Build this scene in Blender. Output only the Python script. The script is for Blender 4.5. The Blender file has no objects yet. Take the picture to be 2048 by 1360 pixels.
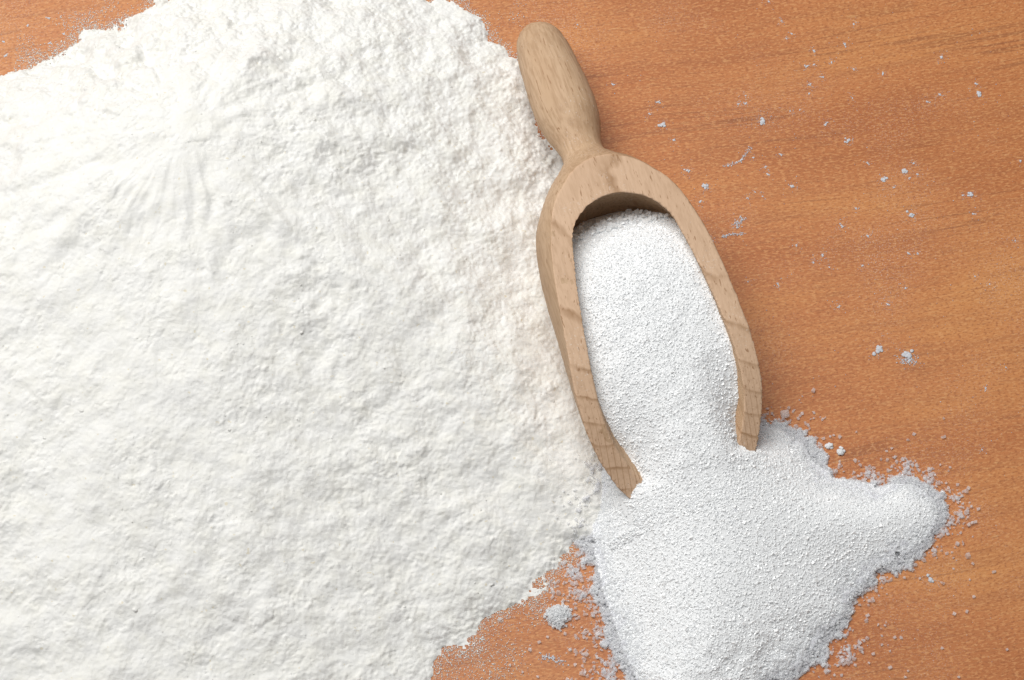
import bpy, bmesh, math
import numpy as np
from mathutils import Vector, Matrix

sc = bpy.context.scene
rng = np.random.default_rng(11)

# ------------------------------------------------------------------ camera
TILT = math.radians(25.0)          # away from straight down
DIST = 0.5                         # metres to the table at the picture's middle
WIDE = 0.2048                      # metres of table across the picture there
cam_d = bpy.data.cameras.new('camera')
cam = bpy.data.objects.new('camera', cam_d)
sc.collection.objects.link(cam)
CAM = np.array([0.0, -DIST * math.sin(TILT), DIST * math.cos(TILT)])
cam.location = CAM
cam.rotation_euler = (TILT, 0, 0)
cam_d.sensor_width = 36.0
cam_d.lens = 36.0 * DIST / WIDE
cam_d.clip_start = 0.01
cam_d.clip_end = 20.0
sc.camera = cam

# ------------------------------------------------------------------ light
world = bpy.data.worlds.new('World')
sc.world = world
world.use_nodes = True
bg = world.node_tree.nodes['Background']
bg.inputs[0].default_value = (0.90, 0.95, 1.0, 1)
bg.inputs[1].default_value = 0.15

def area(name, loc, target, sx, sy, power, col):
    d = bpy.data.lights.new(name, 'AREA')
    d.shape = 'RECTANGLE'
    d.size, d.size_y, d.energy, d.color = sx, sy, power, col
    o = bpy.data.objects.new(name, d)
    sc.collection.objects.link(o)
    o.location = loc
    o.rotation_euler = (Vector(target) - Vector(loc)).to_track_quat('-Z', 'Y').to_euler()
    return o
area('window_light', (-0.23, 0.24, 0.72), (0.0, 0.0, 0.0), 0.64, 0.64, 7.7, (1.0, 0.985, 0.96))

sc.view_settings.view_transform = 'Standard'
sc.view_settings.look = 'None'
sc.view_settings.exposure = 0.0
sc.view_settings.gamma = 1.0
sc.view_settings.use_curve_mapping = False
sc.render.engine = 'CYCLES'
sc.cycles.max_bounces = 16
sc.cycles.diffuse_bounces = 12
sc.cycles.transmission_bounces = 6
sc.cycles.transparent_max_bounces = 12
sc.cycles.caustics_refractive = True
sc.cycles.blur_glossy = 0.3

# ------------------------------------------------------------------ helpers
_R = np.array([1.0, 0, 0])
_U = np.array([0, math.cos(TILT), math.sin(TILT)])
_F = np.array([0, math.sin(TILT), -math.cos(TILT)])

def at(px, py, z=0.0):
    """a point of the photograph (2048 x 1360) laid on the level z -> metres"""
    d = _F + _R * (px - 1024) * 1e-4 / DIST + _U * (680 - py) * 1e-4 / DIST
    return CAM + d * ((z - CAM[2]) / d[2])

def poly(pts, z=0.0):
    return np.array([at(x, y, z)[:2] for x, y in pts])

def tag(o, label=None, cat=None, group=None, kind=None):
    if label: o['label'] = label
    if cat: o['category'] = cat
    if group: o['group'] = group
    if kind: o['kind'] = kind
    return o

def link(o, parent=None):
    sc.collection.objects.link(o)
    if parent is not None:
        o.parent = parent
    return o

def empty(name, loc=(0, 0, 0)):
    o = bpy.data.objects.new(name, None)
    o.empty_display_size = 0.01
    o.location = loc
    return link(o)

def mesh_np(name, verts, faces, mat, smooth=True):
    """verts (n,3); faces (m,k) with one k"""
    verts = np.ascontiguousarray(verts, dtype=np.float32)
    faces = np.ascontiguousarray(faces, dtype=np.int32)
    m, k = faces.shape
    me = bpy.data.meshes.new(name)
    me.vertices.add(len(verts)); me.vertices.foreach_set('co', verts.ravel())
    me.loops.add(m * k); me.loops.foreach_set('vertex_index', faces.ravel())
    me.polygons.add(m)
    me.polygons.foreach_set('loop_start', np.arange(0, m * k, k, dtype=np.int32))
    me.polygons.foreach_set('loop_total', np.full(m, k, dtype=np.int32))
    me.polygons.foreach_set('use_smooth', np.full(m, smooth, dtype=bool))
    me.update(calc_edges=True)
    me.validate()
    me.materials.append(mat)
    return me

def obj(name, me, parent=None):
    return link(bpy.data.objects.new(name, me), parent)

def poly_dist(P, X, Y):
    """signed distance to a closed polygon, positive inside"""
    d2 = np.full(X.shape, 1e9)
    inside = np.zeros(X.shape, bool)
    n = len(P)
    for i in range(n):
        x0, y0 = P[i]; x1, y1 = P[(i + 1) % n]
        ex, ey = x1 - x0, y1 - y0
        t = np.clip(((X - x0) * ex + (Y - y0) * ey) / (ex * ex + ey * ey + 1e-18), 0, 1)
        d2 = np.minimum(d2, (X - x0 - t * ex) ** 2 + (Y - y0 - t * ey) ** 2)
        if y0 != y1:
            c = ((y0 <= Y) != (y1 <= Y)) & (X < ex * (Y - y0) / ey + x0)
            inside ^= c
    d = np.sqrt(d2)
    return np.where(inside, d, -d)

def fnoise(shape, step, lam, seed, ang=0.0, stretch=1.0, beta=2.0):
    """band noise on a grid: wavelength lam (m), optionally stretched along ang; unit variance"""
    r = np.random.default_rng(seed)
    ny, nx = shape
    fy = np.fft.fftfreq(ny, step)[:, None]
    fx = np.fft.rfftfreq(nx, step)[None, :]
    c, s = math.cos(ang), math.sin(ang)
    u = (fx * c + fy * s) * stretch
    v = -fx * s + fy * c
    f = np.sqrt(u * u + v * v) * lam
    amp = f ** 1.0 * np.exp(-f ** beta)
    w = np.fft.rfft2(r.standard_normal((ny, nx)))
    n = np.fft.irfft2(w * amp, s=(ny, nx))
    return n / n.std()

def blur(a, step, sig):
    ny, nx = a.shape
    p = int(4 * sig / step) + 1
    b = np.pad(a, p, mode='edge')
    fy = np.fft.fftfreq(b.shape[0], step)[:, None]
    fx = np.fft.rfftfreq(b.shape[1], step)[None, :]
    g = np.exp(-2 * (math.pi * sig) ** 2 * (fx * fx + fy * fy))
    return np.fft.irfft2(np.fft.rfft2(b) * g, s=b.shape)[p:p + ny, p:p + nx]

def sample(field, x0, y0, step, x, y):
    fx = (np.asarray(x) - x0) / step; fy = (np.asarray(y) - y0) / step
    ny, nx = field.shape
    fx = np.clip(fx, 0, nx - 1.001); fy = np.clip(fy, 0, ny - 1.001)
    i = fx.astype(int); j = fy.astype(int); u = fx - i; v = fy - j
    return (field[j, i] * (1 - u) * (1 - v) + field[j, i + 1] * u * (1 - v)
            + field[j + 1, i] * (1 - u) * v + field[j + 1, i + 1] * u * v)

def sstep(a, b, x):
    t = np.clip((x - a) / (b - a), 0, 1)
    return t * t * (3 - 2 * t)

# ------------------------------------------------------------------ materials
class NT:
    def __init__(self, name):
        self.m = bpy.data.materials.new(name)
        self.m.use_nodes = True
        self.t = self.m.node_tree
        self.b = self.t.nodes['Principled BSDF']
        self.out = self.t.nodes['Material Output']
    def n(self, typ, **kw):
        x = self.t.nodes.new(typ)
        for k, v in kw.items():
            if k in ('inputs',):
                for kk, vv in v.items(): x.inputs[kk].default_value = vv
            else: setattr(x, k, v)
        return x
    def l(self, a, b): self.t.links.new(a, b)
    def coord(self, scale=(1, 1, 1), rot=(0, 0, 0), loc=(0, 0, 0), src=None):
        if src is None:
            if not hasattr(self, 'tc'): self.tc = self.n('ShaderNodeTexCoord')
            src = self.tc.outputs['Object']
        mp = self.n('ShaderNodeMapping')
        mp.inputs['Scale'].default_value = scale
        mp.inputs['Rotation'].default_value = rot
        mp.inputs['Location'].default_value = loc
        self.l(src, mp.inputs['Vector'])
        return mp.outputs['Vector']
    def noise(self, vec, scale, detail=4, rough=0.5, dist=0.0):
        x = self.n('ShaderNodeTexNoise')
        x.inputs['Scale'].default_value = scale
        x.inputs['Detail'].default_value = detail
        x.inputs['Roughness'].default_value = rough
        x.inputs['Distortion'].default_value = dist
        self.l(vec, x.inputs['Vector'])
        return x.outputs['Fac']
    def ramp(self, fac, stops):
        x = self.n('ShaderNodeValToRGB')
        e = x.color_ramp.elements
        while len(e) < len(stops): e.new(0.5)
        for k, (p, c) in enumerate(stops):
            e[k].position = p
            e[k].color = c if len(c) == 4 else (*c, 1)
        self.l(fac, x.inputs['Fac'])
        return x.outputs['Color']
    def mix(self, fac, a, b, mode='MIX'):
        x = self.n('ShaderNodeMix', data_type='RGBA', blend_type=mode)
        for s, v in ((x.inputs[0], fac), (x.inputs[6], a), (x.inputs[7], b)):
            if isinstance(v, (int, float)): s.default_value = v
            elif isinstance(v, tuple): s.default_value = v if len(v) == 4 else (*v, 1)
            else: self.l(v, s)
        return x.outputs[2]
    def math(self, op, a, b=None):
        x = self.n('ShaderNodeMath', operation=op)
        for s, v in ((x.inputs[0], a), (x.inputs[1], b)):
            if v is None: continue
            if isinstance(v, (int, float)): s.default_value = v
            else: self.l(v, s)
        return x.outputs[0]
    def bump(self, h, strength, dist, prev=None):
        x = self.n('ShaderNodeBump')
        x.inputs['Strength'].default_value = strength
        x.inputs['Distance'].default_value = dist
        self.l(h, x.inputs['Height'])
        if prev is not None: self.l(prev, x.inputs['Normal'])
        return x.outputs['Normal']

def g(v): return (v, v, v, 1)

def table_material():
    k = NT('cherry_laminate')
    rot = (0, 0, math.radians(-10))
    # slow wander of the grain direction
    base = k.coord(rot=rot)
    wob = k.n('ShaderNodeTexNoise'); wob.inputs['Scale'].default_value = 9.0; wob.inputs['Detail'].default_value = 2
    k.l(base, wob.inputs['Vector'])
    sub = k.n('ShaderNodeVectorMath', operation='SUBTRACT'); sub.inputs[1].default_value = (0.5, 0.5, 0.5)
    k.l(wob.outputs['Color'], sub.inputs[0])
    sca = k.n('ShaderNodeVectorMath', operation='MULTIPLY'); sca.inputs[1].default_value = (0.0, 0.016, 0.0)
    k.l(sub.outputs[0], sca.inputs[0])
    add = k.n('ShaderNodeVectorMath', operation='ADD')
    k.l(base, add.inputs[0]); k.l(sca.outputs[0], add.inputs[1])
    v = add.outputs[0]
    big = k.noise(k.coord((14, 42, 1), src=v), 1.0, 3, 0.55)
    col = k.ramp(big, [(0.28, (0.385, 0.118, 0.036)), (0.50, (0.500, 0.184, 0.062)), (0.72, (0.59, 0.250, 0.080))])
    # broad streaks
    st = k.noise(k.coord((30, 420, 1), src=v), 1.0, 4, 0.6)
    col = k.mix(k.ramp(st, [(0.36, g(0.36)), (0.52, g(0.0))]), col, (0.36, 0.128, 0.048))
    # short dark pores
    po = k.noise(k.coord((120, 1500, 1), src=v), 1.0, 3, 0.6)
    col = k.mix(k.ramp(po, [(0.30, g(0.55)), (0.42, g(0.0))]), col, (0.30, 0.105, 0.042))
    # rare long dark grain lines
    ln = k.noise(k.coord((9, 260, 1), src=v, loc=(3, 7, 0)), 1.0, 2, 0.5)
    lm = k.noise(k.coord((40, 60, 1), src=v, loc=(1, 2, 0)), 1.0, 2, 0.5)
    lf = k.math('MULTIPLY', k.ramp(ln, [(0.475, g(0)), (0.497, g(1)), (0.503, g(1)), (0.525, g(0))]),
                k.ramp(lm, [(0.50, g(0)), (0.66, g(0.55))]))
    col = k.mix(lf, col, (0.20, 0.066, 0.028))
    # pale flecks, little dashes along the grain
    fl = k.noise(k.coord((950, 2500, 1), src=v), 1.0, 2, 0.6)
    col = k.mix(k.ramp(fl, [(0.51, g(0)), (0.61, g(0.55))]), col, (0.68, 0.335, 0.135))
    fl2 = k.noise(k.coord((420, 1500, 1), src=v, loc=(4, 4, 0)), 1.0, 2, 0.5)
    col = k.mix(k.ramp(fl2, [(0.60, g(0)), (0.76, g(0.40))]), col, (0.70, 0.40, 0.17))
    sp = k.noise(k.coord((1500, 2600, 1), src=v, loc=(2, 5, 0)), 1.0, 1, 0.5)
    col = k.mix(k.ramp(sp, [(0.34, g(0.60)), (0.45, g(0.0))]), col, (0.31, 0.098, 0.032))
    # a breath of flour left on the board
    du = k.noise(k.coord((1, 1, 1)), 3200.0, 2, 0.6)
    dm = k.noise(k.coord((1, 1, 1), loc=(0.3, 0.1, 0)), 38.0, 3, 0.6)
    df = k.math('MULTIPLY', k.ramp(du, [(0.56, g(0)), (0.72, g(1))]), k.ramp(dm, [(0.48, g(0.03)), (0.72, g(0.50))]))
    col = k.mix(df, col, (0.80, 0.74, 0.70))
    k.l(col, k.b.inputs['Base Color'])
    rn = k.noise(k.coord((200, 900, 1), src=v), 1.0, 2, 0.5)
    k.l(k.math('ADD', k.math('MULTIPLY', rn, 0.18), 0.36), k.b.inputs['Roughness'])
    k.b.inputs['Specular IOR Level'].default_value = 0.28
    k.l(k.bump(po, 0.25, 0.00012, k.bump(fl, 0.15, 0.0001)), k.b.inputs['Normal'])
    return k.m

def scoop_material(name, cut):
    """beech; object space in metres: x along the scoop, y across, z up"""
    k = NT(name)
    v = k.coord()
    big = k.noise(k.coord((30, 120, 120)), 1.0, 3, 0.5)
    col = k.ramp(big, [(0.28, (0.46, 0.300, 0.180)), (0.5, (0.56, 0.382, 0.240)), (0.72, (0.63, 0.445, 0.295))])
    # growth rings: nearly level sheets, gently bent
    sx = k.n('ShaderNodeSeparateXYZ'); k.l(v, sx.inputs[0])
    wv = k.noise(k.coord((18, 60, 40)), 1.0, 2, 0.5)
    hh = k.math('ADD', sx.outputs['Z'], k.math('MULTIPLY', wv, 0.004))
    hh = k.math('ADD', hh, k.math('MULTIPLY', sx.outputs['X'], 0.10))
    hh = k.math('ADD', hh, k.math('MULTIPLY', sx.outputs['Y'], 0.16))
    fr = k.math('FRACT', k.math('MULTIPLY', hh, 430.0))
    ring = k.ramp(fr, [(0.0, g(0.0)), (0.80, g(0.18)), (0.93, g(1.0)), (0.99, g(0.2)), (1.0, g(0.0))])
    brk = k.noise(k.coord((150, 300, 300)), 1.0, 3, 0.6)
    if cut: col = k.mix(0.7, col, (0.71, 0.49, 0.335))
    rf = k.math('MULTIPLY', ring, k.ramp(brk, [(0.34, g(0.30 if cut else 0.03)), (0.62, g(0.85 if cut else 0.22))]))
    col = k.mix(rf, col, (0.33, 0.185, 0.092))
    # rays: fine sheets across, seen as lines on the cut end
    yy = k.math('ADD', sx.outputs['Y'], k.math('MULTIPLY', wv, 0.003))
    fr2 = k.math('FRACT', k.math('MULTIPLY', yy, 900.0))
    ray = k.ramp(fr2, [(0.0, g(0.0)), (0.82, g(0.0)), (0.94, g(1.0)), (1.0, g(0.0))])
    ends = k.ramp(k.math('MULTIPLY', sx.outputs['X'], 10.0), [(0.0, g(0)), (0.80, g(0.02 if cut else 0)), (0.95, g(0.85 if cut else 0))])
    col = k.mix(k.math('MULTIPLY', ray, ends), col, (0.34, 0.19, 0.095))
    # beech flecks: short dashes along the grain
    fl = k.noise(k.coord((260, 2100, 2100)), 1.0, 2, 0.5)
    col = k.mix(k.ramp(fl, [(0.645, g(0)), (0.70, g(0.75))]), col, (0.30, 0.155, 0.075))
    gr = k.noise(k.coord((140, 1700, 1700), loc=(2, 3, 1)), 1.0, 3, 0.6)
    col = k.mix(k.ramp(gr, [(0.36, g(0.25 if cut else 0.50)), (0.56, g(0.0))]), col, (0.36, 0.215, 0.118))
    fd = k.math('MULTIPLY', k.ramp(k.noise(k.coord(), 2400.0, 2, 0.6), [(0.60, g(0)), (0.72, g(0.7))]), k.ramp(k.noise(k.coord(loc=(1, 1, 0)), 90.0, 2, 0.5), [(0.48, g(0)), (0.66, g(1))]))
    col = k.mix(fd, col, (0.82, 0.80, 0.76))
    k.l(col, k.b.inputs['Base Color'])
    k.b.inputs['Roughness'].default_value = 0.62
    k.b.inputs['Specular IOR Level'].default_value = 0.25
    fine = k.noise(k.coord((500, 2500, 2500)), 1.0, 3, 0.6)
    k.l(k.bump(fine, 0.35, 0.00015, k.bump(fl, -0.4, 0.0002)), k.b.inputs['Normal'])
    return k.m

def flour_material():
    k = NT('wheat_flour')
    a = k.noise(k.coord(), 260.0, 4, 0.6)
    col = k.ramp(a, [(0.3, (0.83, 0.82, 0.77)), (0.6, (0.855, 0.85, 0.825))])
    sp = k.noise(k.coord(loc=(1, 0, 0)), 900.0, 1, 0.5)
    col = k.mix(k.ramp(sp, [(0.735, g(0)), (0.78, g(0.6))]), col, (0.74, 0.66, 0.48))
    k.l(col, k.b.inputs['Base Color'])
    k.b.inputs['Roughness'].default_value = 0.95
    k.b.inputs['Specular IOR Level'].default_value = 0.05
    f1 = k.noise(k.coord(), 1900.0, 5, 0.7)
    f2 = k.noise(k.coord(), 4200.0, 3, 0.6)
    k.l(k.bump(f1, 0.36, 0.0004, k.bump(f2, 0.4, 0.0002)), k.b.inputs['Normal'])
    return k.m

def sugar_material(name, clear, glow, col):
    """a crystal: bright facets, milky light inside, and partly see-through"""
    k = NT(name)
    k.b.inputs['Base Color'].default_value = (*col, 1)
    k.b.inputs['Roughness'].default_value = 0.08
    k.b.inputs['IOR'].default_value = 1.54
    tr = k.n('ShaderNodeBsdfTranslucent'); tr.inputs['Color'].default_value = (*col, 1)
    mx = k.n('ShaderNodeMixShader'); mx.inputs[0].default_value = glow
    k.l(k.b.outputs[0], mx.inputs[1]); k.l(tr.outputs[0], mx.inputs[2])
    tp = k.n('ShaderNodeBsdfTransparent'); tp.inputs['Color'].default_value = (0.99, 0.99, 1.0, 1)
    m2 = k.n('ShaderNodeMixShader'); m2.inputs[0].default_value = clear
    k.l(mx.outputs[0], m2.inputs[1]); k.l(tp.outputs[0], m2.inputs[2])
    k.l(m2.outputs[0], k.out.inputs['Surface'])
    return k.m

def sugar_mass_material():
    k = NT('packed_sugar')
    a = k.noise(k.coord(), 1500.0, 3, 0.6)
    k.l(k.ramp(a, [(0.35, (0.84, 0.852, 0.862)), (0.65, (0.89, 0.90, 0.908))]), k.b.inputs['Base Color'])
    k.b.inputs['Roughness'].default_value = 0.5
    k.l(k.bump(a, 0.30, 0.0003, k.bump(k.noise(k.coord(), 3600.0, 2, 0.6), 0.45, 0.0002)), k.b.inputs['Normal'])
    return k.m

M_TABLE = table_material()
M_SCOOP = scoop_material('beech_wood', False)
M_CUT = scoop_material('beech_end_grain', True)
M_FLOUR = flour_material()
M_SUGAR = sugar_material('packed_sugar_crystal', 0.0, 0.08, (0.945, 0.955, 0.962))
M_MILK = sugar_material('sugar_crystal', 0.14, 0.50, (0.968, 0.974, 0.979))
M_CLEAR = sugar_material('clear_sugar_crystal', 0.50, 0.50, (0.985, 0.988, 0.995))
M_MASS = sugar_mass_material()
M_GLINT = sugar_material('painted_glint_crystal', 0.0, 0.15, (0.99, 0.99, 0.99))  # near-white colour paints in the sparkle of the sugar
M_CRUMB = flour_material()
M_CRUMB.name = 'flour_crumb'
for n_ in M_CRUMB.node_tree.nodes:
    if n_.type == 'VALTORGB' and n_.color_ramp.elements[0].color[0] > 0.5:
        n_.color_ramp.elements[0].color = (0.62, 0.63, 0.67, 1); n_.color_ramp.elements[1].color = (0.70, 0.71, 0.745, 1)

# ------------------------------------------------------------------ table
bm = bmesh.new()
bmesh.ops.create_cube(bm, size=1.0, matrix=Matrix.Translation((0, 0, -0.011)) @ Matrix.Diagonal((0.56, 0.46, 0.022, 1)))
bmesh.ops.bevel(bm, geom=bm.edges[:], offset=0.002, segments=2, affect='EDGES')
me = bpy.data.meshes.new('table_top'); bm.to_mesh(me); bm.free(); me.materials.append(M_TABLE)
tag(obj('table_top', me), 'reddish brown wood grain table top under the flour and sugar', 'table', kind='structure')

# ------------------------------------------------------------------ scoop: a turned beech scoop
P0 = at(1080, 88, 0.0080)                      # handle end, on the axis
P1 = at(1311, 682, 0.0178)                     # a point of the axis in the bowl
AX = (P1 - P0) / np.linalg.norm(P1 - P0)
LAT = np.cross(AX, [0, 0, 1]); LAT /= np.linalg.norm(LAT)
if LAT[0] < 0: LAT = -LAT
UP = np.cross(LAT, AX); UP *= np.sign(UP[2])
ROLL = math.radians(5)
T2 = LAT * math.cos(ROLL) - UP * math.sin(ROLL)
W2 = UP * math.cos(ROLL) + LAT * math.sin(ROLL)
# local x along the axis, y = left of it (right-handed), z up
YL = np.cross(W2, AX)
SCOOP_M = Matrix(((AX[0], YL[0], W2[0], P0[0]), (AX[1], YL[1], W2[1], P0[1]), (AX[2], YL[2], W2[2], P0[2]), (0, 0, 0, 1)))
YSIGN = 1.0 if YL @ T2 > 0 else -1.0           # local y times this = to the right

RB = 17.9      # outer radius of the bowl, mm
RI = 14.2      # bore
prof = [(-4.6, 0.0), (-4.45, 1.2), (-3.9, 2.6), (-2.7, 3.9), (-0.6, 4.95), (3, 5.65), (8, 6.1), (13, 6.45), (17, 6.5), (20, 6.35),
        (22.6, 5.95), (25, 5.3), (27.2, 4.65), (28.9, 4.35), (30.3, 4.4), (31.6, 4.85), (33.2, 6.0), (34.9, 7.3), (37.2, 9.4), (40, 11.5),
        (43.2, 13.4), (47, 15.2), (51, 16.2), (56, 17.0), (61, 17.4), (72, 17.8), (88, 18.3), (104, 18.3), (118, 18.0)]
PS = np.array([p[0] for p in prof]); PR = np.array([p[1] for p in prof])
CUT = [(28, 11.2), (40, 10.2), (50, 8.7), (60, 6.6), (70, 4.2), (78, 1.8), (84, -0.9), (89, -3.8), (93, -6.8), (97, -10.0),
       (101, -13.3), (104.5, -16.6), (107, -19.5), (110, -24)]
CS = np.array([p[0] for p in CUT]); CW = np.array([p[1] for p in CUT])

def smooth_interp(x, xs, ys):
    """monotone cubic"""
    x = np.asarray(x, float)
    h = np.diff(xs); d = np.diff(ys) / h
    m = np.zeros(len(xs)); m[0] = d[0]; m[-1] = d[-1]
    for i in range(1, len(xs) - 1):
        m[i] = 0 if d[i - 1] * d[i] <= 0 else 2 * d[i - 1] * d[i] / (d[i - 1] + d[i])
    i = np.clip(np.searchsorted(xs, x) - 1, 0, len(xs) - 2)
    t = np.clip((x - xs[i]) / h[i], 0, 1)
    return ((2 * t**3 - 3 * t**2 + 1) * ys[i] + (t**3 - 2 * t**2 + t) * h[i] * m[i]
            + (-2 * t**3 + 3 * t**2) * ys[i + 1] + (t**3 - t**2) * h[i] * m[i + 1])

def lathe(profile, nseg=160):
    bm = bmesh.new()
    rings = []
    for s, r in profile:
        if r < 1e-6: rings.append([bm.verts.new((s, 0, 0))])
        else: rings.append([bm.verts.new((s, r * math.cos(2 * math.pi * j / nseg), r * math.sin(2 * math.pi * j / nseg))) for j in range(nseg)])
    for a, b in zip(rings, rings[1:]):
        for j in range(nseg):
            q = (j + 1) % nseg
            if len(a) == 1: bm.faces.new((a[0], b[j], b[q]))
            elif len(b) == 1: bm.faces.new((a[j], b[0], a[q]))
            else: bm.faces.new((a[j], b[j], b[q], a[q]))
    for r_, flip in ((rings[0], 1), (rings[-1], 0)):
        if len(r_) > 1: bm.faces.new(r_)
    bmesh.ops.recalc_face_normals(bm, faces=bm.faces)
    me = bpy.data.meshes.new('tmp'); bm.to_mesh(me); bm.free()
    return me

ss = np.concatenate([[-4.6], np.linspace(-4.59, -2, 14), np.linspace(-1.6, 60, 120), np.linspace(61, 118, 40)])
rr = smooth_interp(ss, PS, PR); rr[0] = 0
# round nose of the handle
nose = ss < 1.0
rr[nose] = np.minimum(rr[nose], 5.2 * np.sqrt(np.clip(1 - ((1.2 - ss[nose]) / 5.8) ** 2.4, 0, 1)))
outer = lathe(list(zip(ss, rr)))
CAV0 = 43.6                                     # back of the bore
def bore(s): return np.interp(s, [CAV0 + 12.4, 92, 130], [12.9, 14.8, 15.0])
RI = 12.9
inn = [(CAV0 + RI * 0.96 * (1 - math.cos(a)), RI * math.sin(a)) for a in np.linspace(0, math.pi / 2, 22)]
inn[0] = (CAV0, 0)
inner = lathe(inn + [(x, float(bore(x))) for x in np.linspace(CAV0 + 13.5, 130, 24)])
xs = np.linspace(24, 125, 90)
ws = np.where(xs <= 110, smooth_interp(np.clip(xs, 28, 110), CS, CW), -24)
bm = bmesh.new()
lo = [[bm.verts.new((x, y, w)) for x, w in zip(xs, ws)] for y in (-40, 40)]
hi = [[bm.verts.new((x, y, 50)) for x in xs] for y in (-40, 40)]
for i in range(len(xs) - 1):
    bm.faces.new((lo[0][i], lo[0][i + 1], lo[1][i + 1], lo[1][i]))
    bm.faces.new((hi[0][i], hi[1][i], hi[1][i + 1], hi[0][i + 1]))
    for q in (0, 1): bm.faces.new((lo[q][i], hi[q][i], hi[q][i + 1], lo[q][i + 1]))
for i in (0, -1): bm.faces.new((lo[0][i], lo[1][i], hi[1][i], hi[0][i]))
bmesh.ops.recalc_face_normals(bm, faces=bm.faces)
cutter = bpy.data.meshes.new('tmp'); bm.to_mesh(cutter); bm.free()

tmp = [bpy.data.objects.new('tmp', m_) for m_ in (outer, inner, cutter)]
for o in tmp: sc.collection.objects.link(o)
for o in tmp[1:]:
    md = tmp[0].modifiers.new('b', 'BOOLEAN'); md.operation = 'DIFFERENCE'; md.object = o; md.solver = 'EXACT'
md = tmp[0].modifiers.new('r', 'REMESH'); md.mode = 'VOXEL'; md.voxel_size = 0.23; md.use_smooth_shade = True
md = tmp[0].modifiers.new('s', 'SMOOTH'); md.factor = 0.5; md.iterations = 1
dg = bpy.context.evaluated_depsgraph_get()
ev = tmp[0].evaluated_get(dg).to_mesh()
nv = len(ev.vertices)
co = np.empty(nv * 3, np.float32); ev.vertices.foreach_get('co', co); co = co.reshape(-1, 3)
nrm = np.empty(nv * 3, np.float32); ev.vertices.foreach_get('normal', nrm); nrm = nrm.reshape(-1, 3)
quads = np.array([tuple(p.vertices) for p in ev.polygons if len(p.vertices) == 4], np.int32)
for o in tmp:
    m_ = o.data; bpy.data.objects.remove(o); bpy.data.meshes.remove(m_)

# hand-finished edge: tiny nicks along the cut rim and a little unevenness everywhere
def hash_noise(p, f, seed):
    r = np.random.default_rng(seed)
    out = np.zeros(len(p))
    for _ in range(14):
        k_ = r.normal(size=3); k_ /= np.linalg.norm(k_)
        out += np.sin(p @ (k_ * f * r.uniform(0.6, 1.5)) + r.uniform(0, 6.28))
    return out / math.sqrt(7)
co = co + nrm * (0.035 * hash_noise(co, 1.1, 3) + 0.03 * hash_noise(co * np.array([0.5, 1, 1]), 5.0, 4) + 0.09 * hash_noise(co, 0.16, 9))[:, None]

scoop = empty('wooden_scoop')
scoop.matrix_world = SCOOP_M
tag(scoop, 'pale beech wood scoop full of sugar lying against the flour pile', 'scoop')
cen = co[quads].mean(axis=1)[:, 0]
for nm, msk in (('handle', cen < 29.6), ('bowl', cen >= 29.6)):
    f = quads[msk]
    used, inv = np.unique(f, return_inverse=True)
    me = mesh_np(nm, co[used] * 1e-3, inv.reshape(f.shape), M_SCOOP)
    if nm == 'bowl':
        me.materials.append(M_CUT)
        fc = co[f].mean(axis=1)
        on_cut = np.abs(fc[:, 2] - np.where(fc[:, 0] < 110, smooth_interp(np.clip(fc[:, 0], 28, 110), CS, CW), -99)) < 0.30
        me.polygons.foreach_set('material_index', on_cut.astype(np.int32))
    me.normals_split_custom_set_from_vertices([tuple(x) for x in nrm[used]])
    obj(nm, me, scoop)

MI = np.array(SCOOP_M.inverted()); MW = np.array(SCOOP_M)
def to_local(x, y, z):
    p = np.stack([x, y, z, np.ones_like(x)], -1) @ MI.T
    return p[..., 0] * 1e3, p[..., 1] * 1e3, p[..., 2] * 1e3
def to_world(s, t, w):
    """mm along / left / up in the scoop -> metres"""
    p = np.stack([s * 1e-3, t * 1e-3, w * 1e-3, np.ones_like(s)], -1) @ MW.T
    return p[..., :3]

def scoop_under(X, Y):
    """height (m) of the scoop's underside over each table point; large where there is no scoop"""
    Z = np.full(X.shape, 0.02)
    for _ in range(4):
        s, t, w = to_local(X, Y, Z)
        r = smooth_interp(np.clip(s, -4.5, 118), PS, PR)
        ok = (np.abs(t) < r) & (s > -4.5) & (s < 110)
        wz = -np.sqrt(np.clip(r * r - t * t, 0, None))
        ok &= (s < 36) | (wz < smooth_interp(np.clip(s, 28, 110), CS, CW))
        Z = np.where(ok, Z + (wz - w) * 1e-3 / W2[2], Z)
    return np.where(ok, Z, 1.0)

# ------------------------------------------------------------------ flour pile
ST = 0.00021
fx0, fx1, fy0, fy1 = -0.128, 0.036, -0.092, 0.090
xs = np.arange(fx0, fx1, ST); ys = np.arange(fy0, fy1, ST)
X, Y = np.meshgrid(xs, ys)
shp = X.shape
H = 0.024
PK = at(370, 250, H)[:2]
edge = [(-330, 330), (-180, 215), (0, 143), (60, 122), (140, 100), (160, 62), (230, 40), (300, 12), (360, -22), (480, -60), (620, -72), (760, -52), (860, -14),
        (930, 8), (975, 42), (992, 85), (1030, 102), (1070, 140), (1088, 200), (1086, 240), (1125, 300), (1155, 400), (1190, 520), (1240, 700), (1275, 850),
        (1275, 960), (1240, 1050), (1185, 1100), (1142, 1135), (1105, 1165), (1070, 1195), (1030, 1228), (985, 1262), (940, 1288), (892, 1305),
        (878, 1340), (850, 1400), (780, 1500), (600, 1640), (350, 1760), (0, 1800), (-400, 1650), (-600, 1200), (-560, 700)]
EP = poly(edge)
ang_e = np.arctan2(EP[:, 1] - PK[1], EP[:, 0] - PK[0])
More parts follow.
